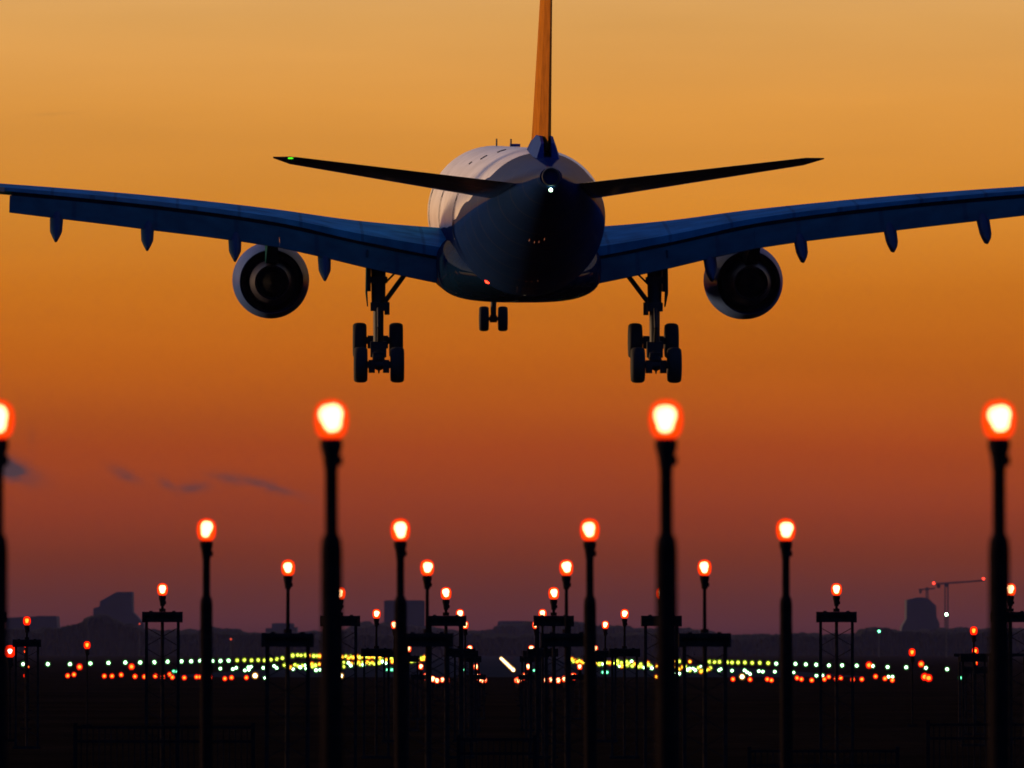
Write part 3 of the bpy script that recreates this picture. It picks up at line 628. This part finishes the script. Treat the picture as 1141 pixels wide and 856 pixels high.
# ------------------------------------------------------------------ fences in the dark foreground
M_fence = paint('fence_dark_paint', (.010, .009, .010), .9, 0, .3, 5, spec=0)
def fence(x0, x1, y, D, label):
    a, b = at(x0, y, D), at(x1, y, D); root = empty('fence', ((a.x + b.x)/2, D, 0)); tag(root, label, 'fence', 'dark railings in the foreground')
    w = b.x - a.x; h = a.z
    r = MB()
    for z in (h - .03, h - .25, .12): r.box((0, 0, z), (w, .03, .04))
    r.build('rails', M_fence, root, 0)
    k = MB(); n = int(w/.09)
    for i in range(n + 1): k.tube((-w/2 + w*i/n, 0, .05), (-w/2 + w*i/n, 0, h - .04), .011, n=6)
    k.build('pickets', M_fence, root)
    m = max(2, int(w/1.9) + 1)
    for i in range(m):
        MB().box((-w/2 + w*i/(m-1), .03, (h + .04)/2), (.06, .06, h + .04)).build('post', M_fence, root, 0)
fence(84, 282, 808.5, 128, 'low dark railing in the left foreground, under the second pole')
fence(511, 596, 822, 128, 'short dark railing in the middle foreground, between the lattice legs')
fence(835, 1000, 835, 126, 'low dark railing in the right foreground below the crossbar tower')
fence(1034, 1150, 805.5, 131, 'dark railing at the right edge, taller than its neighbour')
# ------------------------------------------------------------------ ground
def ground_mat(name, c1, c2, sc):
    m, nt, out = nt_new(name); N = nt.nodes; L = nt.links
    p = N.new('ShaderNodeBsdfPrincipled'); tc = N.new('ShaderNodeTexCoord')
    n1 = N.new('ShaderNodeTexNoise'); n1.inputs['Scale'].default_value = sc; n1.inputs['Detail'].default_value = 8
    n2 = N.new('ShaderNodeTexNoise'); n2.inputs['Scale'].default_value = sc*.06; n2.inputs['Detail'].default_value = 4
    for q in (n1, n2): L.new(tc.outputs['Object'], q.inputs['Vector'])
    ml = N.new('ShaderNodeMath'); ml.operation = 'MULTIPLY'; L.new(n1.outputs['Fac'], ml.inputs[0]); L.new(n2.outputs['Fac'], ml.inputs[1])
    r = N.new('ShaderNodeValToRGB'); e = r.color_ramp.elements; e[0].position = .12; e[0].color = (*c1, 1); e[1].position = .42; e[1].color = (*c2, 1)
    L.new(ml.outputs[0], r.inputs[0]); L.new(r.outputs[0], p.inputs['Base Color']); p.inputs['Roughness'].default_value = 1; p.inputs['Specular IOR Level'].default_value = 0
    b = N.new('ShaderNodeBump'); b.inputs['Strength'].default_value = .8; b.inputs['Distance'].default_value = .2; L.new(n1.outputs['Fac'], b.inputs['Height']); L.new(b.outputs['Normal'], p.inputs['Normal'])
    L.new(p.outputs['BSDF'], out.inputs['Surface']); return m
g = MB().add([(-4500,-500,0),(4500,-500,0),(4500,8000,0),(-4500,8000,0)], [(0,1,2,3)]).build('ground', ground_mat('dusk_grass', (.008,.004,.002), (.026,.013,.006), 1.2), None, 0)
tag(g, 'dark dusk grass field stretching to the horizon', 'ground', kind='structure')
rw = MB().add([(-31,700,.004),(31,700,.004),(31,3700,.004),(-31,3700,.004)], [(0,1,2,3)]).build('runway', ground_mat('runway_asphalt', (.02,.02,.02), (.045,.045,.045), 2), None, 0)
tag(rw, 'dark asphalt runway running away between the light rows', 'runway', kind='structure')
# ------------------------------------------------------------------ far woods and buildings
M_wood = paint('far_wood_foliage', (.008, .009, .006), .95, 0, .4, .15, spec=.02)
def ridge(name, D, prof, seed, label, step=1.2, depth=5, gap=16, x0=-560, x1=1700):
    rnd = random.Random(seed); m = MB(); s = D/F
    X0, X1 = (x0 - CX)*s, (x1 - CX)*s; n = int((X1 - X0)/step)
    rows = []
    for k in range(depth):
        crowns = []; x = X0 - 8
        while x < X1 + 8:
            w = rnd.uniform(3, 7.5); crowns.append((x, w, rnd.uniform(.86, 1.04) - .04*abs(k - depth*.4))); x += w*rnd.uniform(.55, 1.1)
        hs = []; ci = 0
        for i in range(n + 1):
            xx = X0 + i*step; px = CX + xx/s; base = (YH - interp(prof, px)[0])*s + CAMZ; h = .72*base
            for (cx, w, f) in crowns:
                if abs(xx - cx) < w:
                    h = max(h, base*f - 3.2 + 3.2*math.sqrt(1 - ((xx - cx)/w)**2) + rnd.uniform(-.35, .35))
            hs.append(h)
        rows.append(hs)
    vs = []; fs = []
    def V(i, k, h): return (X0 + i*step, D + k*gap, h)
    fr = lambda q, j: [max(0, h_*q + rnd.uniform(-j, j)) for h_ in rows[0]]
    lay = [(-1.3, None), (-1.0, fr(.3, .8)), (-.65, fr(.55, 1.2)), (-.3, fr(.8, 1.2))] + [(k, rows[k]) for k in range(depth)] + [(depth - .4, None)]
    for k, hs in lay:
        for i in range(n + 1): vs.append((X0 + i*step + rnd.uniform(-.3,.3), D + k*gap + rnd.uniform(-3, 3), 0 if hs is None else hs[i]))
    for k in range(len(lay) - 1):
        for i in range(n):
            a = k*(n+1) + i; fs.append((a, a+1, a+n+2, a+n+1))
    o = m.add(vs, fs).build(name, M_wood, None, 0); tag(o, label, 'trees', kind='stuff'); return o
NEAR = [(-200,700),(0,700),(40,700),(65,698),(85,692),(103,685),(118,682),(128,689),(140,695),(155,698),(165,703),(215,704),(240,703),(280,705),(330,706),(400,706),(520,706),(600,706),(700,705),(760,704),(800,707),(840,708),(855,706),(895,705),(910,707),(955,707),(962,700),(985,698),(1000,702),(1030,703),(1141,702),(1300,702)]
FAR = [(-200,699),(0,698),(60,699),(215,701),(230,698),(262,697.5),(275,704),(380,702),(395,694),(425,692),(440,695),(480,697),(520,703),(548,700),(560,694),(600,692),(640,692),(660,695),(700,698),(740,699),(756,699),(790,702),(805,706),(860,706),(1000,704),(1048,699),(1100,699),(1141,700),(1300,700)]
ridge('treeline', 4300, NEAR, 3, 'dark blue-purple far wood along the horizon, nearer ridge')
ridge('distant_woods', 5900, FAR, 8, 'paler hazy far wood behind the nearer ridge', 1.6)
M_conc = paint('far_concrete', (.03, .03, .032), .95, 0, .12, .08)
M_glass = paint('far_window_glass', (.03, .035, .045), .25, 0, .2, .3)
def block(name, D, poly, depth, label, cat='building', floors=0):
    """solid from an outline in its own facade plane, with real depth and rows of windows"""
    s = D/F; bx = sum(p[0] for p in poly)/len(poly); X = (bx - CX)*s
    root = empty(name, (X, D, 0)); tag(root, label, cat)
    pts = [((px - bx)*s, max(0, (YH - py)*s + CAMZ)) for px, py in poly]
    lo = [(pts[0][0], 0)] + pts + [(pts[-1][0], 0)]
    MB().loft([[Vector((x, yy, z)) for x, z in lo] for yy in (0, depth)]).build('wall', M_conc, root, 0)
    i = max(range(len(pts) - 1), key=lambda i: min(pts[i][1], pts[i+1][1]))
    a, b = pts[i], pts[i+1]
    MB().box(((a[0] + b[0])/2, depth*.5, min(a[1], b[1]) + .1), (abs(b[0] - a[0])*.9, depth*.9, .5)).build('roof', M_glass, root, 0)
block('tower_block', 6000, [(104,700),(104,678),(111,676),(111.5,670),(117,667),(129,660.2),(147.2,659.5),(147.6,682),(150,684),(160,695),(160,700)], 30, 'tall hazy tower block with a sloping stepped top, left on the skyline')
block('office_block', 5700, [(6,700),(6,688.5),(40,687),(63,687),(64,700)], 40, 'low flat-topped hazy block at the far left of the skyline')
block('office_block', 6100, [(296,706),(296,700),(303,700),(303,695),(327,695),(327,699),(331,699),(331,706)], 30, 'small stepped hazy block just left of the second tall pole')
block('office_block', 6150, [(428,706),(428,669.5),(473,669.5),(473,706)], 30, 'wide plain hazy slab between two pole lamps left of centre')
block('office_block', 6100, [(550,706),(550,698),(554,697.5),(555,692.6),(591,692.6),(591,706)], 40, 'low wide hazy block below the airliner, near the middle')
block('round_topped_tower', 6100, [(1004,706),(1005,698),(1010,690),(1010.2,668.5),(1020,666.3),(1030,666.2),(1035,667.6),(1039.5,672),(1043,675),(1043.4,688),(1046.5,694),(1047,706)], 32, 'tall hazy tower block with a rounded top beside the crane')
# cranes
M_crane = paint('crane_steel', (.02, .02, .02), .9, 0, .2, .5)
def crane(xm, ytop, ybase, xj0, yj0, xj1, yj1, D, label, wd=2.2):
    s = D/F; root = empty('tower_crane', ((xm - CX)*s, D, 0)); tag(root, label, 'crane', None)
    zb, zt = max(0, (YH - ybase)*s + CAMZ), (YH - ytop)*s + CAMZ
    m = MB()
    for a in (-1, 1):
        for b in (-1, 1): m.box((a*wd/2, b*wd/2, (zb + zt)/2), (.7, .7, zt - zb))
    z = zb
    while z < zt - wd:
        for b in (-1, 1): m.bar((-wd/2, b*wd/2, z), (wd/2, b*wd/2, z + wd), .15).bar((b*wd/2, -wd/2, z), (b*wd/2, wd/2, z + wd), .15)
        z += wd
    m.build('mast', M_crane, root, 0)
    A = Vector(((xj0 - xm)*s, 0, (YH - yj0)*s + CAMZ)); B = Vector(((xj1 - xm)*s, 0, (YH - yj1)*s + CAMZ))
    j = MB(); up = Vector((0, 0, wd*.7)); n = 14
    j.bar(A, B, .65).bar(A + up*.6, B + up*.3, .5)
    for i in range(n):
        q0, q1 = i/n, (i + 1)/n; j.bar(A.lerp(B, q0), A.lerp(B, q1) + up*.4, .3)
    j.build('jib', M_crane, root, 0)
    MB().box(A + Vector((wd*.9, 0, -1.2)), (wd*1.2, 1.6, 2.6)).build('counterweight', M_crane, root, 0)
    MB().box((0, 0, zt + .8), (wd*1.4, wd*1.4, 2.2)).build('cab', M_crane, root, 0)
    return root
c1 = crane(1054.4, 654, 702, 1042.6, 651.5, 1097.4, 647.3, 5950, 'large hazy tower crane with red lamps, right of the round-topped tower')
crane(1032.8, 657.5, 668, 1023.6, 657.7, 1042, 656, 6110, 'small hazy crane standing over the round-topped tower', 1.4)
def far_lamp(x, y, D, key, size, label, cat, group=None):
    p = at(x, y, D); r = size*.46*.5*D/F; root = empty('light_mast', (p.x, D, 0)); tag(root, label, cat, group)
    MB().tube((0,0,0),(0,0,p.z - r),.25,.15,8).build('pole', M_crane, root)
    MB().lathe([(.001,r),(.7*r,.7*r),(r,0),(.7*r,-.7*r),(.001,-r)], 12, 'z', (0,0,p.z)).build('lamp', E[key], root)
far_lamp(1054.6, 684.7, 3200, 'gw', 7, 'bright white-green lamp high below the large crane', 'light')
far_lamp(979.5, 703.6, 3200, 'gr', 6, 'green lamp against the low trees left of the round-topped tower', 'light')
far_lamp(257.2, 712.3, 3200, 'rs', 4.5, 'small faint red lamp in the dark wood left of the lattice frame', 'light')
far_lamp(155.5, 695.3, 3900, 'rs', 3.4, 'faint orange lamp at the foot of the sloping tower block', 'light')
# crane obstruction lamps are part of the crane
s = 5950/F
for x, y in ((1040.3,650),(1095.8,645.2)):
    MB().lathe([(.001,1.1),(1.1,0),(.001,-1.1)], 10, 'z', ((x - 1054.4)*s, 0, (YH - y)*s + CAMZ)).build('warning_lamp', lamp('crane_lamp_red', (1,.04,.02), 5, .1), c1)
# ------------------------------------------------------------------ air
hz, nt, out = nt_new('dusk_air'); v = nt.nodes.new('ShaderNodeVolumePrincipled')
v.inputs['Color'].default_value = (.58, .55, 1, 1); v.inputs['Density'].default_value = 1.4e-5; v.inputs['Anisotropy'].default_value = 0
nt.links.new(v.outputs[0], out.inputs['Volume'])
h = MB().box((0, 3750, 74), (9040, 8540, 150)).build('haze', hz, None, 0); tag(h, 'thin dusk haze over the airfield', 'haze', kind='stuff')
# ------------------------------------------------------------------ camera and render
cam = bpy.data.cameras.new('camera'); co = bpy.data.objects.new('camera', cam); COL.objects.link(co); S.camera = co
co.location = (0, 0, CAMZ); co.rotation_euler = (math.pi/2 + TH, 0, 0)
cam.sensor_width = 36; cam.lens = F/1141*36; cam.clip_start = .5; cam.clip_end = 20000
cam.dof.use_dof = True; cam.dof.focus_distance = 190; cam.dof.aperture_fstop = 5.4; cam.dof.aperture_blades = 0
S.render.engine = 'CYCLES'
S.view_settings.view_transform = 'Standard'; S.view_settings.look = 'None'; S.view_settings.exposure = 0; S.view_settings.gamma = 1
cy = S.cycles; cy.use_denoising = True; cy.max_bounces = 6; cy.diffuse_bounces = 2; cy.glossy_bounces = 3; cy.volume_bounces = 1; cy.transparent_max_bounces = 12
cy.sample_clamp_indirect = 4; cy.caustics_reflective = False; cy.caustics_refractive = False
try: cy.use_light_tree = True
except Exception: pass
